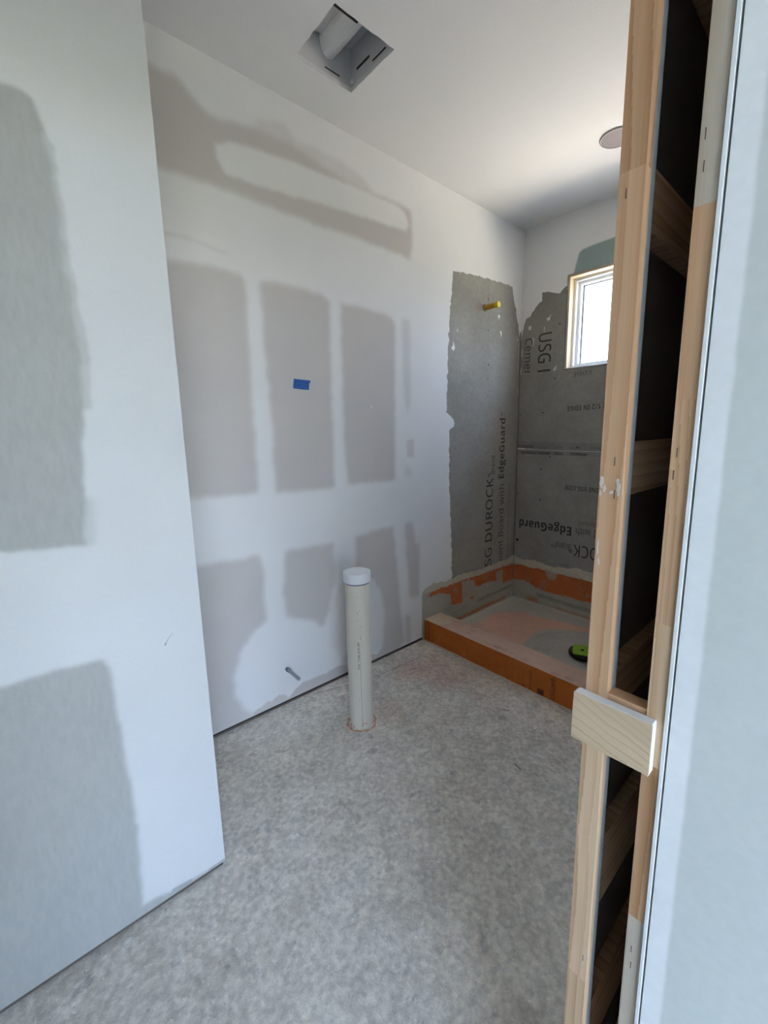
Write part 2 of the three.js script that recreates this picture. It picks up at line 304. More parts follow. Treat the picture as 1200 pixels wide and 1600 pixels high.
// ───────────────────────── back wall with the window ─────────────────────────
const WX0 = 0.345, WX1 = 1.255, WY0 = 1.757, WY1 = 2.357;
{
  const p = new Paint(-0.05, 1.70, 0, 2.74, 700, CEMENT);
  const mudEdge = [[-0.05, 2.02], [0.004, 2.03], [0.013, 2.051], [0.02, 2.10], [0.036, 2.135], [0.076, 2.162], [0.115, 2.206], [0.153, 2.241], [0.161, 2.289], [0.20, 2.295], [0.229, 2.282], [0.267, 2.257], [0.295, 2.266], [0.345, 2.30], [0.37, 2.357], [0.384, 2.40], [0.41, 2.489], [0.493, 2.498], [0.637, 2.502], [1.22, 2.50], [1.24, 2.357], [1.30, 2.25], [1.5, 2.28], [1.7, 2.27]];
  p.poly([[-0.05, 2.02], [0.005, 1.99], [0.013, 2.051], ...mudEdge.slice(3, 14), [0.36, 2.33], [1.24, 2.33], ...mudEdge.slice(21), [1.8, 2.27], [1.8, 2.8], [-0.1, 2.8], [-0.1, 2.02]], MUD, { jag: 0.011, step: 0.006 });
  p.poly([[0.380, 2.35], [0.392, 2.40], [0.412, 2.475], [0.43, 2.490], [0.50, 2.497], [0.64, 2.502], [1.20, 2.50], [1.22, 2.35]], css(160, 175, 168), { blur: 0.004 });
  p.poly([[0.45, 2.37], [0.60, 2.40], [1.2, 2.40], [1.2, 2.36]], css(170, 182, 176), { alpha: 0.5, blur: 0.02 });
  const chip = css(238, 236, 232);
  for (const q of [[[0.195, 2.115], [0.222, 2.122], [0.232, 2.145], [0.226, 2.10], [0.21, 2.095]], [[0.058, 2.085], [0.082, 2.09], [0.08, 2.06], [0.06, 2.06]], [[0.183, 2.065], [0.19, 2.06], [0.188, 2.02]], [[0.09, 2.005], [0.105, 1.99], [0.108, 1.93], [0.103, 1.95]], [[0.262, 1.76], [0.285, 1.785], [0.292, 1.80], [0.283, 1.755], [0.255, 1.72]], [[0.004, 1.9], [0.012, 1.98], [0.014, 1.86]], [[0.004, 1.78], [0.012, 1.82], [0.013, 1.68]], [[0.004, 1.60], [0.012, 1.66], [0.013, 1.57]], [[0.006, 1.41], [0.02, 1.38], [0.016, 1.30], [0.008, 1.33]]]) p.poly(q, chip, { jag: 0.004, step: 0.003, alpha: 0.92 });
  const ink = css(58, 56, 53);
  p.text('USG DUROCK', 0.146, 2.030, 0.098, -90, ink, { length: 0.70 });
  p.text('Cement Board with', 0.036, 2.008, 0.060, -90, ink, { length: 0.76, alpha: 0.85 });
  p.poly([[-0.05, 1.7535], [0.345, 1.7535], [0.345, 1.60], [-0.05, 1.5]], CEMENT); p.poly([[-0.05, 1.72], [1.7, 1.72], [1.7, 1.26], [-0.05, 1.26]], CEMENT);
  p.text('▬▬ EDGE', 0.60, 1.735, 0.028, 183, ink, { length: 0.19, alpha: 0.65 });
  p.text('USE 1/2 IN EDGE', 0.70, 1.515, 0.034, 182, ink, { length: 0.32, bold: true, alpha: 0.7 });
  // taped joint between the middle and lower boards
  p.poly([[-0.05, 1.262], [1.7, 1.238], [1.7, 1.165], [-0.05, 1.165]], css(140, 138, 131), { jag: 0.004, alpha: 0.7 });
  p.poly([[0.0, 1.235], [0.14, 1.235], [0.14, 1.21], [0.0, 1.21]], css(104, 101, 96), { alpha: 0.5 }); 
  for (const [u, w] of [[0.03, 0.10], [0.20, 0.06], [0.30, 0.08], [0.42, 0.09], [0.55, 0.12]]) p.text('- USG DUROCK -', u, 1.215, 0.016, -1, ink, { length: w, alpha: 0.55 });
  for (const [u, w] of [[0.03, 0.13], [0.17, 0.10], [0.30, 0.07], [0.42, 0.12]]) p.poly([[u, 1.188], [u + w, 1.185], [u + w, 1.168], [u, 1.17]], css(96, 93, 88), { jag: 0.003, alpha: 0.75 });
  p.line([[0.004, 1.203], [0.08, 1.207], [0.2, 1.2005], [0.7, 1.199]], css(226, 223, 216), 0.006, 0.85); p.line([[0.005, 1.207], [0.06, 1.205]], css(236, 234, 228), 0.013, 0.95);
  // lower board is upside down
  p.text('USG DUROCK', 1.06, 0.537, 0.085, 180, ink, { length: 0.575 }); p.text('®', 0.482, 0.50, 0.03, 180, ink);
  p.text('Brand™', 0.465, 0.533, 0.048, 180, ink, { length: 0.155, alpha: 0.75 });
  p.text('with', 0.60, 0.662, 0.05, 180, ink, { length: 0.11, alpha: 0.8 }); p.text('Cement Board', 0.95, 0.665, 0.058, 180, ink, { length: 0.33, alpha: 0.8 });
  p.text('EdgeGuard', 0.468, 0.660, 0.064, 180, ink, { bold: true, length: 0.437 });
  p.text('avec EdgeGuard', 0.70, 0.712, 0.03, 180, ink, { length: 0.19, alpha: 0.55 });
  p.text('ZONE USG.COM', 0.66, 0.955, 0.034, 180, ink, { length: 0.265, bold: true, alpha: 0.7 });
  p.text('usg.com', 0.46, 0.375, 0.025, 180, ink, { length: 0.08, alpha: 0.6 });
  for (const [u, y] of [[0.20, 1.47], [0.205, 1.06], [0.207, 0.83], [0.30, 2.06], [0.28, 1.70], [0.27, 1.155], [0.47, 1.225], [0.012, 1.46], [0.014, 0.86]]) p.poly([[u - 0.006, y], [u, y + 0.006], [u + 0.007, y], [u, y - 0.006]], css(56, 53, 50), { jag: 0.002, step: 0.003 });
  p.poly([[0.012, 0.50], [0.034, 0.496], [0.034, 0.48], [0.016, 0.484]], css(25, 24, 22), { jag: 0.002, step: 0.004 });
  p.each((u, y, c) => {
    const cem = c[0] < 185 && y < 2.3;
    const n = cem ? (fbm(u * 5, y * 5, 401, 4) - 0.5) * 24 + (fbm(u * 55, y * 55, 405, 3) - 0.5) * 13 + (hash(Math.floor(u * 700), Math.floor(y * 700), 3) - 0.5) * 9
      : (fbm(u * 5, y * 5, 63, 3) - 0.5) * 6 + (hash(Math.floor(u * 700), Math.floor(y * 700), 5) - 0.5) * 2.5;
    c[0] += n; c[1] += n; c[2] += n;
  });
  const t = p.texture(), mat = M({ map: t, bumpMap: orangePeel, bumpScale: 0.0004 }), board = M({ map: t, bumpMap: gritty, bumpScale: 0.0012, roughness: 0.95 });
  const o = shell('wall_back'), z0 = -D - 0.0127;
  mesh('drywall_panel', sheet([[0, 2.36], [1.66, 2.36], [1.66, H], [0, H]], 'z', -D, 0.0127), mat, o);
  mesh('cement_board', slab(0, 1.66, 0.004, 1.1995, z0, -D), board, o);
  mesh('cement_board', slab(0, 1.66, 1.2025, 1.7525, z0, -D), board, o);
  mesh('cement_board', slab(0, WX0 - 0.005, 1.7550, 2.36, z0, -D), board, o);
  mesh('cement_board', slab(WX1 + 0.003, 1.66, 1.7550, 2.36, z0, -D), board, o);
  const f0 = -3.04, f1 = z0, fr = framing, ox0 = WX0 - 0.002, ox1 = WX1 + 0.002;
  mesh('stud_framing', slab(-0.15, ox0, 0, 2.9, f0, f1), fr, o); mesh('stud_framing', slab(ox1, 3.85, 0, 2.9, f0, f1), fr, o);
  mesh('stud_framing', slab(ox0, ox1, 0, WY0 - 0.002, f0, f1), fr, o); mesh('stud_framing', slab(ox0, ox1, WY1 + 0.002, 2.9, f0, f1), fr, o);
}
{ // the window: pine liner, white vinyl frame and sash, glass
  const o = shell('window_1'), lz0 = -D - 0.062, lz1 = -D - 0.003, th = 0.014;
  const pm = wood(shifted(pineBuck, 0.2, 0.1)), pmh = wood(shifted(pineBuck, 0.4, 0.3));
  mesh('liner_board', slab(WX0, WX0 + th, WY0, WY1, lz0, lz1, { r: 0.001 }), pm, o);
  mesh('liner_board', slab(WX1 - th, WX1, WY0, WY1, lz0, lz1, { r: 0.001 }), pm, o);
  mesh('liner_board', slab(WX0 + th, WX1 - th, WY1 - th, WY1, lz0, lz1, { r: 0.001, swap: true }), pmh, o);
  mesh('sill_strip', slab(WX0 + th, WX1 - th, WY0, WY0 + 0.006, lz0, lz1, { r: 0.001 }), vinyl, o);
  const a = WX0 + th, b = WX1 - th, c = WY0 + 0.004, d = WY1 - th, rim = (w, z0, z1, q, x0, x1, y0, y1) => [slab(x0, x0 + w, y0, y1, z0, z1, { r: q }), slab(x1 - w, x1, y0, y1, z0, z1, { r: q }), slab(x0 + w * 0.9, x1 - w * 0.9, y1 - w, y1, z0, z1, { r: q }), slab(x0 + w * 0.9, x1 - w * 0.9, y0, y0 + w, z0, z1, { r: q })];
  mesh('window_frame', rim(0.016, -3.04, lz0, 0.002, a, b, c, d), vinyl, o);
  mesh('sash', rim(0.020, -3.035, -2.984, 0.002, a + 0.0155, b - 0.0155, c + 0.0155, d - 0.0155), vinyl, o);
  mesh('glazing_gasket', rim(0.004, -3.030, -3.014, 0, a + 0.0352, b - 0.0352, c + 0.0352, d - 0.0352), M({ color: 0x3c4148 }), o);
  mesh('glass_pane', slab(a + 0.038, b - 0.038, c + 0.038, d - 0.038, -3.027, -3.023), new THREE.MeshPhysicalMaterial({ color: 0xffffff, transmission: 1, thickness: 0, roughness: 0, ior: 1.5 }), o);
}

// ───────────────────────── partition beside the door ─────────────────────────
{
  const X = 0.6079, p = new Paint(-1.0, 0.36, 0, 2.74, 620, css(222, 221, 216)), pap = css(179, 178, 170);
  p.poly([[-1, 2.02], [0.039, 2.02], [0.077, 2.031], [0.106, 2.036], [0.126, 2.026], [0.133, 1.977], [0.141, 1.909], [0.141, 1.823], [0.139, 1.734], [0.142, 1.643], [0.146, 1.522], [0.139, 1.408], [0.127, 1.321], [0.119, 1.202], [0.107, 1.091], [-0.04, 1.105], [-1, 1.113]], pap, { blur: 0.004, jag: 0.006 });
  p.poly([[0.12, 1.999], [0.15, 1.948], [0.152, 1.826], [0.155, 1.672], [0.164, 1.523], [0.153, 1.408], [0.12, 1.408]], pap, { alpha: 0.5, blur: 0.003, jag: 0.005 });
  p.poly([[0.10, 1.22], [0.135, 1.20], [0.128, 1.09], [0.10, 1.09]], pap, { alpha: 0.35, blur: 0.006 });
  p.poly([[-1, 0.80], [-0.078, 0.804], [0.034, 0.804], [0.108, 0.798], [0.122, 0.766], [0.127, 0.518], [0.134, 0.297], [0.122, 0.047], [0.197, 0.030], [0.25, 0.026], [0.344, 0.018], [0.36, 0], [-1, 0]], pap, { blur: 0.005, jag: 0.005 });
  p.line([[0.249, 0.785], [0.257, 0.800], [0.270, 0.812]], css(120, 122, 126), 0.0012, 0.8); p.line([[0.249, 0.785], [0.251, 0.789]], css(90, 92, 96), 0.002, 0.9);
  p.line([[0.20, 0.029], [0.245, 0.022]], css(170, 170, 168), 0.012, 0.8); p.line([[0.30, 0.018], [0.345, 0.02]], css(165, 165, 163), 0.008, 0.7);
  p.each((u, y, c) => { const pp = c[0] < 206, n = (fbm(u * 6, y * 6, 65, 3) - 0.5) * 6 + (hash(Math.floor(u * 620), Math.floor(y * 620), 5) - 0.5) * 3 + (pp ? (fbm(u * 140, y * 40, 66, 2) - 0.5) * 9 : 0); c[0] += n; c[1] += n; c[2] += n; });
  const mat = M({ map: p.texture(), bumpMap: orangePeel, bumpScale: 0.0005, roughness: 0.93 });
  const o = shell('wall_partition');
  mesh('drywall_panel', slab(X - 0.0127, X, 0.013, H, -0.348, 1.0, { r: 0.0015 }), mat, o);
  mesh('drywall_panel', slab(X - 0.115, X - 0.0127, 0.008, H, -0.348, -0.3353), white, o);
  mesh('drywall_panel', slab(X - 0.1277, X - 0.115, 0.008, H, -0.348, 1.0), white, o);
  mesh('stud_framing', slab(X - 0.115, X - 0.0127, 0.04, H, -0.335, 1.0), framing, o);
  mesh('base_gap_shade', slab(X - 0.09, X - 0.005, 0.0005, 0.007, -0.342, 1.0), gapShade, o);  // dark strip for the shade under the partition board
  mesh('sole_plate', slab(X - 0.095, X - 0.035, 0.0075, 0.04, -0.32, 1.0), framing, o);
}

// ───────────────────────── pocket-door wall on the right ─────────────────────────
const ZP = -0.52;
{
  const o = shell('wall_right');
  const p = new Paint(1.70, 2.60, 0, 2.74, 620, css(242, 243, 241));
  p.poly([[1.7472, -0.1], [1.7467, 0.5], [1.7477, 1.2], [1.7469, 2.0], [1.7474, 2.9], [2.7, 2.9], [2.7, -0.1]], css(213, 217, 211), { blur: 0.0012, jag: 0.0016 });
  p.each((u, y, c) => { const n = (fbm(u * 7, y * 7, 67, 3) - 0.5) * 7 + (fbm(u * 120, y * 120, 68, 2) - 0.5) * 6; c[0] += n; c[1] += n; c[2] += n; });
  const mat = M({ map: p.texture(), bumpMap: orangePeel, bumpScale: 0.0004 });
  mesh('drywall_panel', slab(1.7254, 3.7, 0.008, H, -0.5300, -0.5180, { r: 0.0006 }), mat, o);
  mesh('corner_bead', slab(1.7193, 1.7234, 0.0, H, -0.531, -0.5172, { r: 0.0006 }), M({ color: 0xeceeec, roughness: 0.85 }), o);
  mesh('stud_framing', slab(1.7193, 3.7, 0, H, -0.62, -0.5312), framing, o);
  mesh('drywall_panel', slab(1.6143, 1.627, 0.008, H, -D, -0.553), white, o);
  mesh('drywall_backing', slab(1.6272, 1.6285, 0, H, -D, -0.556), kraftPaper, o);
  mesh('drywall_backing', slab(1.7190, 1.7193, 0, H, -D, -0.536), kraftPaper, o);
  mesh('stud_framing', slab(1.6285, 1.7190, 0, H, -D, -1.55), framing, o);
  const h = shell('wall_header');
  mesh('drywall_panel', slab(1.6143, 1.627, 2.06, H, -0.553, 0.36), white, h); mesh('drywall_panel', slab(1.7140, 1.7265, 2.06, H, -0.5170, 0.36), white, h);
  mesh('header_beam', slab(1.627, 1.7140, 2.06, H, -0.5165, 0.36), framing, h);
  const f = shell('wall_front');
  mesh('drywall_panel', slab(1.6143, 1.7265, 0.0, H, 0.36, 2.6), white, f);
  mesh('drywall_panel', slab(-0.15, 1.6143, 0.0, H, 1.0, 1.15), white, f);
}
{ // the split-jamb frame of the pocket door
  const o = group('pocket_door_frame', {}); tag(o, 'bare pine pocket door frame with dark open slot at the wall end', 'door frame');
  const segs = (name, x0, x1, z0, list) => {
    const st = new THREE.Group(); st.name = name; o.add(st);
    list.forEach(([y0, y1, tex, u, v]) => mesh('stud_section', slab(x0, x1, y0, y1, z0, ZP), wood(shifted(tex, u, v)), st));
    return st;
  };
  const a = segs('jamb_stud', 1.627, 1.6535, ZP - 0.0155, [[0.0, 0.56, pinePale, 0.05, 0.28], [0.56, 0.95, pineWide, 0.3, 0.2], [0.95, 1.274, pineWarm, 0.62, 0.45], [1.274, 1.618, pineWarm, 0.2, 0.1], [1.618, 2.06, pineTan, 0.45, 0.6]]);
  const b = segs('jamb_stud', 1.7000, 1.7190, ZP - 0.0155, [[0.0, 0.729, pineGrey, 0.1, 0.1], [0.729, 0.952, pineTan, 0.1, 0.35], [0.952, 1.131, pineWide, 0.5, 0.3], [1.131, 1.378, pineBand, 0.2, 0.2], [1.378, 1.56, pineWarm, 0.7, 0.2], [1.56, 2.06, pineGrey, 0.4, 0.5]]);
  mesh('steel_stiffener', slab(1.6290, 1.6533, 0, 2.06, ZP - 0.0290, ZP - 0.0160, { r: 0.001 }), metalGrey, o);
  mesh('steel_stiffener', slab(1.7005, 1.7180, 0, 2.06, ZP - 0.0290, ZP - 0.0160, { r: 0.001 }), metalGrey, o);
  const slatMat = [wood(shifted(pineWarm, 0.1, 0.2)), wood(shifted(pineWide, 0.5, 0.7))];
  [[1.567, 1.632], [1.268, 1.333], [0.965, 1.033], [0.655, 0.766], [0.36, 0.470], [0.06, 0.17], [1.87, 1.935]].forEach(([y0, y1], i) => {
    mesh('horizontal_slat', slab(1.6290, 1.648, y0, y1, -1.50, ZP - 0.034, { r: 0.001, swap: true }), slatMat[i % 2], o);
    mesh('horizontal_slat', slab(1.7030, 1.7185, y0, y1, -1.50, ZP - 0.034, { r: 0.001, swap: true }), slatMat[(i + 1) % 2], o);
  });
  mesh('cross_brace', slab(1.6535, 1.7000, 0.955, 1.0195, ZP - 0.022, ZP - 0.002, { r: 0.001, swap: true }), wood(shifted(pineWarm, 0.3, 0.8)), o);
  const plaster = M({ color: 0xd6cabb });
  for (const [x, y, rx, ry, k] of [[1.6300, 1.287, 0.0022, 0.009, 1], [1.6335, 1.279, 0.0020, 0.005, 2], [1.6290, 1.274, 0.0014, 0.004, 3], [1.6480, 1.288, 0.0020, 0.006, 4], [1.6495, 1.279, 0.0022, 0.008, 5], [1.6425, 1.2755, 0.0028, 0.0022, 6], [1.6300, 1.205, 0.0013, 0.010, 7], [1.6325, 1.188, 0.0012, 0.006, 8]]) {
    const pts = []; for (let q = 0; q < 22; q++) { const w = q / 22 * 6.283, r = 0.45 + 0.9 * noise(q * 0.9, k * 7.3, 19); pts.push([x + rx * r * Math.cos(w), y + ry * r * Math.sin(w)]); }
    mesh('plaster_smear', sheet(pts, 'z', ZP + 0.0003, 0.0003), plaster, a);
  }
  const staple = M({ color: 0x4a4540, metalness: 0.6, roughness: 0.5 });
  for (const [st, pts] of [[a, [[1.635, 1.598], [1.643, 1.313], [1.645, 1.274], [1.6475, 0.60]]], [b, [[1.704, 1.623], [1.705, 1.595], [1.7055, 1.325], [1.704, 1.301], [1.707, 0.68], [1.708, 0.655]]]]) for (const [x, y] of pts) mesh('staple', slab(x, x + 0.0007, y - 0.006, y + 0.004, ZP - 0.001, ZP + 0.0004), staple, st);
}
{ // scrap of pine stapled across the slot
  const z0 = ZP + 0.0001, z1 = ZP + 0.0130, t = pine(90, [212, 187, 154], { ring: 78, sharp: 7 }), edge = M({ color: 0xeeebe4 });
  const s = new THREE.Shape([[1.6170, 0.9455], [1.6168, 0.9700], [1.6176, 1.0105], [1.6200, 1.0125], [1.66, 1.0125], [1.7100, 1.0130], [1.7110, 1.0115], [1.7112, 0.9480], [1.7100, 0.9455], [1.7060, 0.9462], [1.664, 0.9455]].map((q) => new THREE.Vector2(...q)));
  const g = new THREE.ExtrudeGeometry(s, { depth: z1 - z0 - 0.001, bevelEnabled: true, bevelThickness: 0.0005, bevelSize: 0.0004, bevelSegments: 1 }); g.translate(0, 0, z0 + 0.0005);
  const mg = metric(g, true), u = mg.attributes.uv; for (let k = 0; k < u.count; k++) { const x = u.getX(k), y = u.getY(k); u.setXY(k, x + (y - 1.66) * 0.30 + 0.12 * (y - 1.66) * (x - 0.98) * 30 + 0.02, y); }
  const o = group('spacer_block', {}); tag(o, 'short pale pine scrap stapled across the slot of the door frame', 'wood block');
  mesh('board', mg, [wood(t), edge], o);
  for (const [x, y, r] of [[1.634, 0.978, 0.6], [1.652, 0.974, 1.1], [1.691, 0.966, 0.5]]) { const q = slab(-0.0006, 0.0006, -0.005, 0.005, 0, 0.0007); q.rotateZ(r); q.translate(x, y, z1 - 0.0004); mesh('staple', q, M({ color: 0xd8cbb4, metalness: 0.3, roughness: 0.4 }), o); }
}

// ───────────────────────── the room outside the door (out of frame) ─────────────────────────
{
  const W0 = -0.36, W1 = 1.2, Y0 = 0.06, Y1 = 2.3, x0 = 3.7, x1 = 3.85; // patio window in the far side wall
  const s = structure('wall_hall_side', [slab(x0, x1, 0, 2.9, W1, 2.6), slab(x0, x1, 0, 2.9, -3.04, W0), slab(x0, x1, Y1, 2.9, W0, W1), slab(x0, x1, 0, Y0, W0, W1)], hallWall);
  structure('wall_hall_front', slab(1.7265, 3.85, 0, 2.9, 2.6, 2.75), hallWall);
  const o = shell('window_2'), f = (a, b, c, d) => slab(3.74, 3.80, c, d, a, b, { r: 0.004 });
  mesh('window_frame', [f(W0, W0 + 0.06, Y0, Y1), f(W1 - 0.06, W1, Y0, Y1), f(W0, W1, Y0, Y0 + 0.06), f(W0, W1, Y1 - 0.06, Y1)], vinyl, o);
  mesh('glass_pane', slab(3.768, 3.772, Y0 + 0.06, Y1 - 0.06, W0 + 0.06, W1 - 0.06), new THREE.MeshPhysicalMaterial({ color: 0xffffff, transmission: 1, thickness: 0, roughness: 0, ior: 1.5 }), o);
}

// ───────────────────────── shower base ─────────────────────────
const ZC = -1.8602, ZI = -2.018, HC = 0.1423;
const MORTAR = css(190, 182, 165), MORTAR2 = css(212, 201, 178), ORANGE = css(206, 112, 62);
{ // foam curb
  const p = new Paint(0, 1.66, 0, 0.3, 900, css(196, 104, 34)); // front (y below HC) and top (y above)
  p.poly([[0, 0.146], [1.7, 0.146], [1.7, 0.31], [0, 0.31]], css(206, 170, 148));
  reseed(17);
  for (let i = 0; i < 60; i++) { const x = rnd() * 1.66, y = 0.15 + rnd() * 0.15, l = 0.03 + 0.1 * rnd(); p.poly([[x, y], [x + l, y + 0.01], [x + l * 0.9, y + 0.02 + 0.03 * rnd()], [x + 0.01, y + 0.02]], rnd() > 0.5 ? css(204, 178, 158) : css(178, 138, 116), { alpha: 0.35, jag: 0.01, blur: 0.003, seed: i }); }
  p.poly([[0.0, 0.13], [0.0, 0.31], [0.10, 0.31], [0.13, 0.26], [0.16, 0.22], [0.14, 0.16], [0.05, 0.143]], css(208, 186, 158), { jag: 0.012 });
  p.line([[0.02, 0.1435], [1.66, 0.1435]], css(206, 150, 106), 0.003, 0.8);
  for (let i = 0; i < 14; i++) { const x = rnd() * 1.6; p.poly([[x, 0.02 + rnd() * 0.1], [x + 0.03 * rnd(), 0.05 + rnd() * 0.06], [x + 0.02, 0.03]], css(206, 118, 56), { alpha: 0.5, jag: 0.005, blur: 0.002 }); }
  const ink = css(78, 38, 14);
  p.text('www.schluter', 0.788, 0.004, 0.020, 90, ink, { length: 0.118, alpha: 0.8 });
  p.text('Schlüter®-', 0.918, 0.002, 0.028, 90, ink, { bold: true, length: 0.135, alpha: 0.75 });
  p.poly([[0.822, 0.038], [0.856, 0.038], [0.856, 0.010], [0.838, 0.004], [0.822, 0.010]], ink, { alpha: 0.75, jag: 0.002 }); p.poly([[0.735, 0.022], [0.752, 0.012], [0.735, 0.006]], ink, { alpha: 0.6 });
  p.text('KERDI', 0.055, 0.015, 0.018, 90, ink, { length: 0.1, alpha: 0.55 }); p.text('board', 0.085, 0.015, 0.014, 90, ink, { length: 0.08, alpha: 0.5 });
  p.each((u, y, c) => { const n = (fbm(u * 30, y * 30, 501, 3) - 0.5) * 14 + (hash(Math.floor(u * 900), Math.floor(y * 900), 7) - 0.5) * 6; c[0] += n; c[1] += n; c[2] += n; });
  const g = slab(0.002, 1.6140, 0.001, HC, ZI, ZC, { r: 0.003 }), ps = g.attributes.position, uv = g.attributes.uv, nn = g.attributes.normal;
  for (let i = 0; i < ps.count; i++) if (nn.getY(i) > 0.8) uv.setXY(i, ps.getX(i), 0.146 + (ZC - ps.getZ(i)) * 0.97); else uv.setXY(i, nn.getX(i) ** 2 > 0.5 ? 0.3 : ps.getX(i), Math.min(ps.getY(i), 0.142));
  tag(mesh('shower_curb', g, M({ map: p.texture(), roughness: 0.8 })), 'orange foam board shower curb with mortar-smeared top', 'curb');
  // pale sealant bead where the curb meets the slab
  const bead = []; reseed(29);
  for (let k = 0; k < 40; k++) { const x = 0.03 + k * 0.04; bead.push(slab(x, x + 0.0405, 0.0002, 0.003 + 0.003 * rnd(), ZC - 0.002, ZC + 0.004 + 0.004 * rnd())); }
  tag(mesh('thinset_bead', bead, M({ color: 0xe2cbb2 })), 'thin tan mortar line along the foot of the curb', 'mortar');
}
{ // sloped tray
  const p = new Paint(0, 1.66, 2.0, 2.9, 800, css(196, 190, 177)); // v = -z
  p.poly([[0.08, 2.20], [0.13, 2.224], [0.10, 2.45], [0.124, 2.562], [0.232, 2.673], [0.341, 2.675], [0.489, 2.721], [0.70, 2.75], [1.1, 2.74], [1.1, 2.66], [0.707, 2.687], [0.546, 2.613], [0.466, 2.499], [0.466, 2.406], [0.491, 2.257], [0.52, 2.1], [0.2, 2.1]], css(228, 178, 152), { jag: 0.02, blur: 0.012, alpha: 0.9 });
  p.poly([[0.03, 2.05], [0.20, 2.04], [0.30, 2.20], [0.12, 2.30]], css(200, 176, 156), { blur: 0.03, alpha: 0.6 });
  p.poly(Array.from({ length: 28 }, (_, k) => { const t = k / 28 * 6.283; return [0.83 + 0.35 * Math.cos(t), 2.36 + 0.36 * Math.sin(t)]; }), css(186, 182, 172), { blur: 0.006, jag: 0.008, alpha: 0.9 });
  for (const r of [0.18, 0.24, 0.30]) p.line(Array.from({ length: 33 }, (_, k) => { const t = k / 32 * 6.283; return [0.83 + r * Math.cos(t), 2.36 + r * Math.sin(t)]; }), css(204, 200, 189), 0.006, 0.5);
  p.line([[0.03, 2.86], [1.6, 2.86]], css(208, 201, 186), 0.035, 0.6); p.line([[0.03, 2.1], [0.03, 2.86]], css(208, 201, 186), 0.04, 0.6);
  p.each((u, y, c) => { const n = (fbm(u * 6, y * 6, 511, 4) - 0.5) * 18 + (fbm(u * 60, y * 60, 515, 3) - 0.5) * 12; c[0] += n; c[1] += n; c[2] += n; });
  const g = new THREE.PlaneGeometry(1.612, D + ZI - 0.006, 60, 36); g.rotateX(-Math.PI / 2); g.translate(0.807, 0, (-D + ZI) / 2);
  const ps = g.attributes.position; for (let i = 0; i < ps.count; i++) { const r = Math.max(Math.abs(ps.getX(i) - 0.83) / 0.8, Math.abs(ps.getZ(i) + 2.40) / 0.45); ps.setY(i, 0.004 + 0.014 * clamp(r, 0.1, 1)); }
  const uv = g.attributes.uv; for (let i = 0; i < ps.count; i++) uv.setXY(i, ps.getX(i), -ps.getZ(i)); g.computeVertexNormals();
  const o = group('shower_tray', {}); tag(o, 'sloped shower tray smeared with grey mortar and peach patches', 'shower tray');
  mesh('tray_surface', g, M({ map: p.texture(), bumpMap: gritty, bumpScale: 0.0012, roughness: 0.85 }), o);
  mesh('tray_body', slab(0.003, 1.612, 0.0005, 0.0042, -D + 0.003, ZI - 0.003), M({ color: 0xc98a62 }), o);
}
// waterproofing strips round the tray: real ragged sheets lying on the walls
function ragged(top, x0, x1, y0, seed, jag = 0.007) {
  const pts = [[x0, y0], [x1, y0]], rev = [...top].reverse();
  for (let i = 0; i < rev.length - 1; i++) { const a = rev[i], b = rev[i + 1], m = Math.max(1, Math.ceil(Math.hypot(a[0] - b[0], a[1] - b[1]) / 0.012)); for (let k = 0; k < m; k++) { const t = k / m, x = a[0] + (b[0] - a[0]) * t, y = a[1] + (b[1] - a[1]) * t; pts.push([x + (fbm(x * 70, y * 70, seed, 2) - 0.5) * jag, y + (fbm(x * 70, y * 70, seed + 9, 3) - 0.5) * jag * 3]); } }
  pts.push(top[0]); return pts;
}
const stripGrain = (seed) => (u, y, c) => {
  const or = c[0] - c[2] > 90, n = (fbm(u * 8, y * 20, seed, 3) - 0.5) * 16 + (fbm(u * 80, y * 80, seed + 4, 3) - 0.5) * 16, wear = or ? smooth(0.56, 0.74, fbm(u * 26, y * 26, seed + 7, 4)) * 0.55 : 0;
  c[0] += n + (180 - c[0]) * wear; c[1] += n + (160 - c[1]) * wear; c[2] += n + (138 - c[2]) * wear;
};
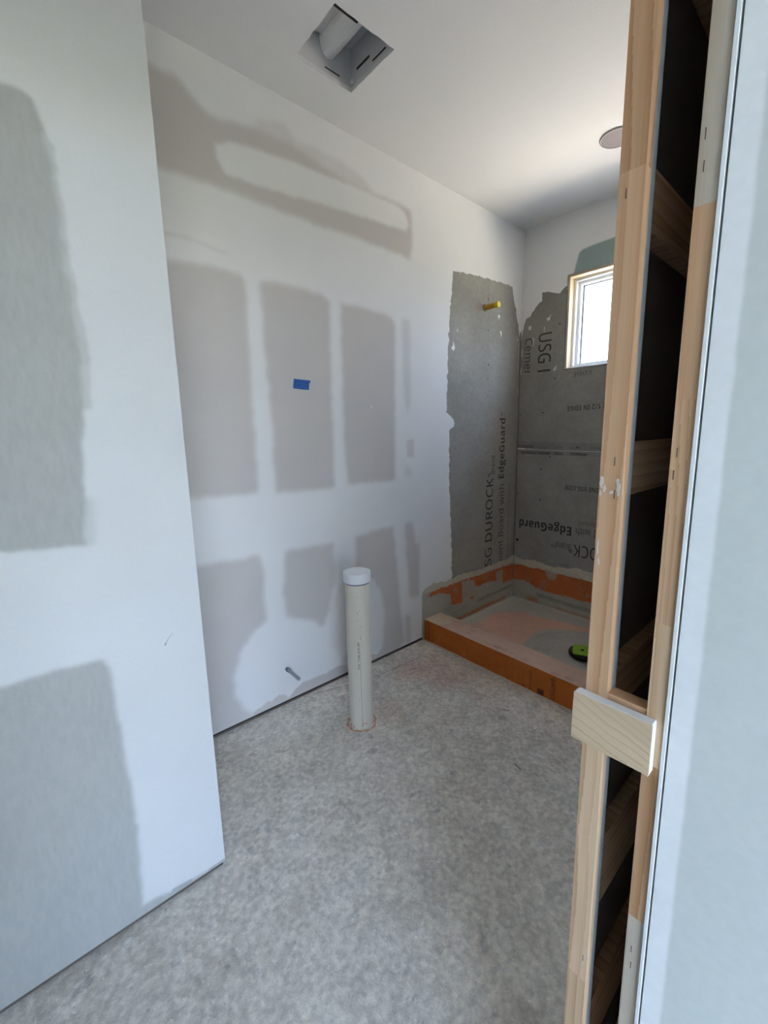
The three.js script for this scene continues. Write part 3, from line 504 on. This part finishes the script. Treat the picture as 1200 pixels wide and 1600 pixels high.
{
  const p = new Paint(1.82, 2.9, 0, 0.4, 900, MORTAR);
  p.poly([[1.80, 0.40], [2.9, 0.40], [2.9, 0.30], [1.80, 0.315]], MORTAR2, { jag: 0.01 });
  p.poly([[1.909, 0.302], [1.994, 0.312], [2.209, 0.310], [2.464, 0.300], [2.69, 0.296], [2.9, 0.287], [2.9, 0.166], [2.746, 0.157], [2.694, 0.201], [2.521, 0.221], [2.36, 0.223], [2.38, 0.137], [2.328, 0.141], [2.319, 0.177], [2.236, 0.139], [2.131, 0.161], [2.115, 0.245], [2.009, 0.280], [1.909, 0.280]], ORANGE, { jag: 0.010, step: 0.006 });
  p.poly([[2.241, 0.300], [2.376, 0.287], [2.396, 0.196], [2.362, 0.154], [2.244, 0.148]], MORTAR, { jag: 0.012, blur: 0.003, alpha: 0.92 });
  p.poly([[2.642, 0.276], [2.741, 0.280], [2.736, 0.166], [2.655, 0.199]], MORTAR, { jag: 0.012, blur: 0.003, alpha: 0.8 });
  p.poly([[2.148, 0.049], [2.365, 0.050], [2.584, 0.048], [2.782, 0.048], [2.783, 0.023], [2.509, 0.023], [2.148, 0.014]], ORANGE, { jag: 0.008, blur: 0.003, alpha: 0.55 });
  p.poly([[2.42, 0.12], [2.88, 0.125], [2.88, 0.10], [2.42, 0.095]], css(156, 148, 134), { jag: 0.006, blur: 0.004, alpha: 0.8 });
  p.each(stripGrain(601));
  const top = [[1.845, 0.30], [1.852, 0.330], [1.90, 0.350], [1.96, 0.362], [2.06, 0.347], [2.129, 0.345], [2.21, 0.358], [2.29, 0.353], [2.40, 0.345], [2.463, 0.342], [2.61, 0.343], [2.70, 0.352], [2.767, 0.348], [2.87, 0.363], [2.8875, 0.358]];
  const g = sheet(ragged(top, 1.842, 2.8875, 0.003, 5), 'x', 0.0022, 0.0022 - 0.0002);
  tag(mesh('membrane_strip', g, M({ map: p.texture(), bumpMap: gritty, bumpScale: 0.0012, roughness: 0.85 })), 'orange waterproofing strip half hidden by mortar along the drywall side', 'membrane');
}
{
  const p = new Paint(0, 1.66, 0, 0.42, 900, MORTAR);
  p.poly([[-0.1, 0.42], [1.7, 0.42], [1.7, 0.30], [-0.1, 0.295]], MORTAR2, { jag: 0.01 });
  p.poly([[-0.01, 0.284], [0.137, 0.292], [0.385, 0.293], [0.608, 0.294], [1.7, 0.294], [1.7, 0.14], [0.617, 0.138], [0.508, 0.14], [0.346, 0.128], [0.209, 0.138], [0.143, 0.163], [0.089, 0.178], [-0.01, 0.150]], ORANGE, { jag: 0.010, step: 0.006 });
  p.poly([[0.265, 0.30], [0.374, 0.30], [0.365, 0.25], [0.345, 0.225], [0.30, 0.235]], MORTAR, { jag: 0.012, blur: 0.003, alpha: 0.75 });
  p.poly([[0.12, 0.045], [0.238, 0.058], [0.227, 0.015], [0.140, 0.010]], ORANGE, { jag: 0.010, blur: 0.005, alpha: 0.5 });
  p.poly([[0.35, 0.030], [1.6, 0.040], [1.6, 0.012], [0.40, 0.010]], ORANGE, { jag: 0.010, blur: 0.004, alpha: 0.35 });
  p.poly([[0.20, 0.10], [1.6, 0.075], [1.6, 0.05], [0.22, 0.07]], css(154, 144, 130), { jag: 0.006, blur: 0.004, alpha: 0.7 });
  p.each(stripGrain(651));
  const top = [[0.004, 0.36], [0.03, 0.350], [0.109, 0.341], [0.18, 0.352], [0.262, 0.343], [0.33, 0.338], [0.382, 0.350], [0.451, 0.346], [0.506, 0.372], [0.604, 0.362], [0.8, 0.35], [1.1, 0.36], [1.4, 0.35], [1.61, 0.36]];
  const g = sheet(ragged(top, 0.004, 1.61, 0.003, 25), 'z', -D + 0.0022, 0.002);
  tag(mesh('membrane_strip', g, M({ map: p.texture(), bumpMap: gritty, bumpScale: 0.0012, roughness: 0.85 })), 'orange waterproofing strip along the wall below the window', 'membrane');
}
{ // lime puck over the drain
  const o = group('drain_puck', {}, [0.822, 0.0192, -2.372]); tag(o, 'small lime green and black puck lying in the shower tray', 'drain cover');
  o.rotation.y = 0.45;
  const lathe = (pts) => new THREE.LatheGeometry(pts.map((q) => new THREE.Vector2(...q)), 40);
  mesh('base', lathe([[0, 0], [0.070, 0], [0.079, 0.008], [0.080, 0.018], [0.077, 0.027], [0.0765, 0.0275], [0, 0.0275]]), M({ color: 0x14150f, roughness: 0.5 }), o);
  const s = new THREE.Shape(); const w = 0.056, q = 0.022; s.moveTo(-w + q, -w); s.lineTo(w - q, -w); s.quadraticCurveTo(w, -w, w, -w + q); s.lineTo(w, w - q); s.quadraticCurveTo(w, w, w - q, w); s.lineTo(-w + q, w); s.quadraticCurveTo(-w, w, -w, w - q); s.lineTo(-w, -w + q); s.quadraticCurveTo(-w, -w, -w + q, -w);
  const g = new THREE.ExtrudeGeometry(s, { depth: 0.007, bevelEnabled: true, bevelSize: 0.002, bevelThickness: 0.002, bevelSegments: 2 }); g.rotateX(-Math.PI / 2); g.translate(0, 0.0275, 0);
  mesh('top_plate', g, M({ color: 0x8fbf3a, roughness: 0.55 }), o);
  mesh('grip_hole', new RoundedBoxGeometry(0.018, 0.003, 0.018, 2, 0.001).translate(-0.004, 0.0370, 0.006), M({ color: 0x23300f }), o);
}

// ───────────────────────── pipes and tape ─────────────────────────
{ // standing drain pipe
  const o = group('drain_pipe', {}, [0.3655, 0, -1.0715]); tag(o, 'cream plastic pipe standing on the slab with a white cap', 'pipe');
  const R = 0.0545, p = new Paint(0, 2 * Math.PI * R, 0, 0.72, 1400, css(230, 221, 200));
  reseed(61);
  for (let i = 0; i < 60; i++) { const u = rnd() * 0.34, y = rnd() * 0.7; p.line([[u, y], [u + 0.002 * (rnd() - 0.5), y + 0.1 + 0.3 * rnd()]], rnd() > 0.5 ? css(226, 221, 206) : css(196, 189, 170), 0.001 + 0.0015 * rnd(), 0.35); }
  const at = 0.052; // print facing the shower side
  p.text('PVC 1120 SCH 40', at, 0.30, 0.008, 90, css(120, 96, 78), { length: 0.13, bold: true, alpha: 0.8 });
  p.line([[at + 0.004, 0.0], [at + 0.002, 0.40]], css(150, 104, 78), 0.002, 0.5);
  for (let i = 0; i < 40; i++) { const u = at + (rnd() - 0.5) * 0.016, y = rnd() * 0.66; p.line([[u, y], [u, y + 0.006]], css(130, 92, 70), 0.0015, 0.5 * rnd() + 0.2); }
  for (let i = 0; i < 26; i++) { const u = rnd() * 0.34, y = rnd() * rnd() * 0.05; p.poly([[u, y], [u + 0.012, y + 0.006], [u + 0.006, y + 0.014]], css(200, 120, 84), { alpha: 0.6, jag: 0.003 }); }
  p.line([[0.255, 0.28], [0.262, 0.26], [0.27, 0.27]], css(150, 148, 140), 0.0015, 0.5); p.line([[0.25, 0.25], [0.275, 0.24]], css(150, 148, 140), 0.0015, 0.5);
  const t = p.texture(); t.repeat.set(1, 1); t.offset.set(0, 0); t.wrapS = THREE.RepeatWrapping;
  const body = new THREE.CylinderGeometry(R, R, 0.72, 56, 1, false); body.translate(0, 0.36, 0);
  mesh('pipe', body, M({ map: t, roughness: 0.5 }), o);
  const lathe = (pts) => new THREE.LatheGeometry(pts.map((q) => new THREE.Vector2(...q)), 56);
  mesh('cap', lathe([[0.0555, 0.699], [0.0600, 0.699], [0.0602, 0.699], [0.0610, 0.7002], [0.0611, 0.7008], [0.0612, 0.7020], [0.0612, 0.7380], [0.0611, 0.7395], [0.0602, 0.7410], [0.0598, 0.7412], [0.0590, 0.7413], [0.0500, 0.7413], [0, 0.7413]]), M({ color: 0xf1f1ef, roughness: 0.45 }), o);
  mesh('primer_band', lathe([[0.0548, 0.692], [0.0550, 0.693], [0.0550, 0.7005], [0.0548, 0.7005]]), M({ color: 0x6a6a88, roughness: 0.6 }), o);
}
{ // capped supply stub by the floor
  const o = group('supply_stub', {}, [0, 0.192, -0.888]); tag(o, 'short grey capped supply pipe sticking out of low drywall', 'pipe');
  const lathe = (pts) => { const g = new THREE.LatheGeometry(pts.map((q) => new THREE.Vector2(...q)), 24); g.rotateZ(-Math.PI / 2); return g; };
  mesh('tube', lathe([[0.008, -0.01], [0.008, 0.115], [0.0085, 0.118], [0.0085, 0.126], [0.006, 0.130], [0, 0.130]]), M({ color: 0xa6a8aa, roughness: 0.5, metalness: 0.1 }), o);
  mesh('crimp_ring', lathe([[0.0081, 0.010], [0.0105, 0.011], [0.0105, 0.021], [0.0081, 0.022]]), M({ color: 0x787b7e, roughness: 0.45, metalness: 0.6 }), o);
  mesh('crimp_ring', lathe([[0.0081, 0.028], [0.0098, 0.029], [0.0098, 0.034], [0.0081, 0.035]]), M({ color: 0x8a8d90, roughness: 0.45, metalness: 0.6 }), o);
}
{ // shower-head stub wrapped in yellow tape
  const o = group('shower_stub', {}, [0, 2.149, -2.448]); tag(o, 'yellow taped pipe stub sticking out of the cement board', 'pipe');
  const lathe = (pts) => { const g = new THREE.LatheGeometry(pts.map((q) => new THREE.Vector2(...q)), 28); g.rotateZ(-Math.PI / 2); return g; };
  mesh('tape_wrap', lathe([[0, -0.01], [0.019, -0.01], [0.019, 0.004], [0.018, 0.008], [0.0165, 0.014], [0.0165, 0.050], [0.0155, 0.055], [0.016, 0.085]]), M({ color: 0xc09222, roughness: 0.55 }), o);
  mesh('end_plug', lathe([[0.0162, 0.085], [0.0195, 0.087], [0.0195, 0.108], [0.017, 0.112], [0, 0.112]]), M({ color: 0xe8c31c, roughness: 0.4 }), o);
  mesh('hose_collar', lathe([[0.019, -0.004], [0.023, -0.004], [0.023, 0.003], [0.019, 0.004]]), M({ color: 0x77736d, roughness: 0.6 }), o);
}
{ // blue tape with pen strokes
  const p = new Paint(1.0, 1.11, 1.54, 1.60, 6000, css(48, 98, 172)), k = css(26, 52, 104);
  reseed(8);
  p.line([[1.022, 1.583], [1.020, 1.568], [1.018, 1.553]], k, 0.003, 0.7); p.line([[1.02, 1.588], [1.05, 1.586], [1.09, 1.582]], k, 0.0028, 0.75);
  p.line([[1.028, 1.576], [1.036, 1.582], [1.046, 1.578], [1.044, 1.566], [1.034, 1.562], [1.028, 1.57]], k, 0.0026, 0.7); p.line([[1.038, 1.572], [1.046, 1.568]], k, 0.003, 0.7);
  p.line([[1.056, 1.582], [1.058, 1.560]], k, 0.0024, 0.55); p.line([[1.066, 1.576], [1.078, 1.580], [1.082, 1.570], [1.07, 1.566], [1.066, 1.574]], k, 0.0024, 0.6); p.line([[1.03, 1.553], [1.06, 1.553]], k, 0.004, 0.6);
  const g = sheet([[1.014, 1.596], [1.030, 1.5945], [1.098, 1.593], [1.102, 1.589], [1.099, 1.583], [1.094, 1.579], [1.0905, 1.549], [1.07, 1.5485], [1.0075, 1.5515], [1.009, 1.572], [1.012, 1.586]], 'x', 0.0006, 0.0004);
  tag(mesh('painter_tape', g, M({ map: p.texture(), roughness: 0.7 })), 'small piece of blue masking tape with pen strokes on the drywall', 'tape');
}

// ───────────────────────── ceiling fittings ─────────────────────────
{ // open fan housing
  const o = group('fan_housing', {}, [0, 0, 0]); tag(o, 'open square fan housing recessed in the ceiling', 'vent');
  const y0 = H + 0.016, y1 = 2.895, over = M({ color: 0xe0deda, roughness: 0.8 }), gal = M({ color: 0xd2d1cc, roughness: 0.7 });
  const x0 = VX0 - 0.004, x1 = VX1 + 0.004, z0 = -VZ1 - 0.004, z1 = -VZ0 + 0.004;
  mesh('side_wall', slab(x0 - 0.003, x0, y0, y1, z0 - 0.003, z1 + 0.003), over, o); mesh('side_wall', slab(x1 + 0.014, x1 + 0.017, y0, y1, z0 - 0.003, z1 + 0.003), over, o);
  mesh('side_wall', slab(x0, x1 + 0.014, y0, y1, z0 - 0.003, z0), over, o); mesh('side_wall', slab(x0, x1 + 0.014, y0, y1, z1, z1 + 0.003), over, o);
  mesh('top_plate', slab(x0, x1 + 0.014, y1, y1 + 0.003, z0, z1), gal, o);
  const shapeX = (pts, xa, xb) => { const s = new THREE.Shape(pts.map((q) => new THREE.Vector2(...q))); const g = new THREE.ExtrudeGeometry(s, { depth: xb - xa, bevelEnabled: true, bevelSize: 0.003, bevelThickness: 0.002, bevelSegments: 2, curveSegments: 12 }); g.rotateY(Math.PI / 2); g.translate(xa, 0, 0); return g; }; // outline in (-z, y)
  const arc = []; for (let k = 0; k <= 10; k++) { const t = Math.PI * k / 10; arc.push([1.128 + 0.036 * Math.cos(t), 2.862 - 0.05 * Math.sin(t)]); }
  mesh('duct_collar', shapeX([...arc, [1.094, 2.893], [1.162, 2.893]], x0 + 0.002, x1 - 0.01), M({ color: 0xf2f0ec, roughness: 0.7 }), o);
  mesh('slot_shade_strip', slab(0.452, 0.470, 2.7585, 2.7615, -1.085, -0.985), M({ color: 0x2a2320 }), o);  // dark strip standing in for the shade of an open gap
  mesh('baffle', shapeX([[0.985, 2.845], [1.09, 2.868], [1.09, 2.873], [0.985, 2.851]], x0 + 0.018, x1 - 0.02), over, o);
  mesh('baffle', shapeX([[0.975, 2.80], [0.99, 2.845], [0.985, 2.85], [0.972, 2.80]], x0 + 0.002, x1 - 0.05), over, o);
  mesh('slot_shade_strip', slab(x0 + 0.001, x0 + 0.003, 2.772, 2.776, -1.18, -1.11), M({ color: 0x4b4844 }), o);  // this strip and the next two stand in for shaded slots
  mesh('slot_shade_strip', slab(0.25, 0.33, 2.80, 2.808, z0 + 0.0005, z0 + 0.003), M({ color: 0x3a3735 }), o);
  mesh('slot_shade_strip', slab(0.35, 0.43, 2.775, 2.779, z0 + 0.0005, z0 + 0.003), M({ color: 0x3a3735 }), o);
  mesh('wire_tab', new RoundedBoxGeometry(0.02, 0.012, 0.012, 2, 0.003).translate(0.235, 2.762, -1.222), M({ color: 0xf0efec }), o);
}
{ // blank cover where the lamp will go
  const o = group('recessed_cover', {}, [LX, H, -LZ]); tag(o, 'round grey cover plate on the ceiling near the window', 'ceiling light');
  const lathe = (pts) => new THREE.LatheGeometry(pts.map((q) => new THREE.Vector2(...q)), 48);
  mesh('disc', lathe([[0, -0.006], [LR - 0.010, -0.006], [LR - 0.008, -0.003], [LR - 0.008, -0.0002]]), M({ color: 0x948b89, roughness: 0.7 }), o);
  mesh('rim', lathe([[LR - 0.0075, -0.0002], [LR - 0.0075, -0.007], [LR - 0.003, -0.008], [LR, -0.005], [LR, -0.0002]]), M({ color: 0xb9b4b0, roughness: 0.6 }), o);
}

// ───────────────────────── crumbs on the slab ─────────────────────────
{
  const chipMat = M({ color: 0xe6e3dc }), darkMat = M({ color: 0x4f4a46, metalness: 0.4, roughness: 0.5 });
  reseed(99);
  const chip = (x, z, s) => { const n = 6, pts = []; for (let k = 0; k < n; k++) { const t = k / n * 6.283, r = s * (0.55 + 0.7 * rnd()); pts.push(new THREE.Vector2(Math.cos(t) * r, Math.sin(t) * r * 0.6)); } const g = new THREE.ExtrudeGeometry(new THREE.Shape(pts), { depth: s * 0.35, bevelEnabled: false }); g.rotateX(-Math.PI / 2); g.rotateY(rnd() * 6.28); const m = mesh('drywall_crumb', g, chipMat); m.position.set(x, 0.0004, z); return tag(m, 'tiny white drywall crumb lying on the concrete', 'crumb', 'drywall crumbs scattered on the slab'); };
  for (const [x, z, s] of [[0.16, -0.80, 0.009], [0.19, -0.67, 0.006], [0.32, -0.955, 0.010], [0.30, -0.91, 0.006], [0.24, -1.05, 0.006], [0.44, -1.12, 0.006], [0.95, -1.62, 0.012], [0.93, -1.30, 0.008], [0.72, 0.05, 0.006], [0.76, 0.09, 0.004], [0.62, -0.62, 0.005], [0.71, -0.74, 0.005]]) chip(x, z, s);
  const nail = (x, z, l, a, label) => { const o = group('loose_nail', {}, [x, 0.0018, z]); o.rotation.y = a; tag(o, label, 'nail'); const g = new THREE.CylinderGeometry(0.0014, 0.0014, l, 8); g.rotateZ(Math.PI / 2); mesh('shank', g, darkMat, o); const h = new THREE.CylinderGeometry(0.0017, 0.0017, 0.001, 10); h.rotateZ(Math.PI / 2); h.translate(l / 2, 0, 0); mesh('head', h, darkMat, o); };
  nail(1.02, -1.366, 0.034, -0.2, 'small dark nail on the open slab near the door frame'); nail(0.783, -1.633, 0.03, 0.5, 'small dark nail on the slab near the orange curb');
}
{ // street lamp far outside
  const o = group('street_lamp', {}, [-9.0, -0.15, -30]); tag(o, 'faint pale lamp arm seen through the window', 'street lamp');
  const c = M({ color: 0xb9b7b2, roughness: 0.6 });
  const pole = new THREE.CylinderGeometry(0.06, 0.09, 8.9, 12); pole.translate(0, 4.45, 0); mesh('pole', pole, c, o);
  const arm = new THREE.TubeGeometry(new THREE.CatmullRomCurve3([new THREE.Vector3(0, 8.88, 0), new THREE.Vector3(-1.2, 8.62, 0), new THREE.Vector3(-2.5, 8.25, 0)]), 16, 0.05, 8); mesh('arm', arm, c, o);
  mesh('lamp_head', new RoundedBoxGeometry(0.34, 0.28, 0.26, 2, 0.06).translate(-2.58, 8.2, 0), M({ color: 0x9a9a98 }), o);
}

renderer.render(scene, camera);
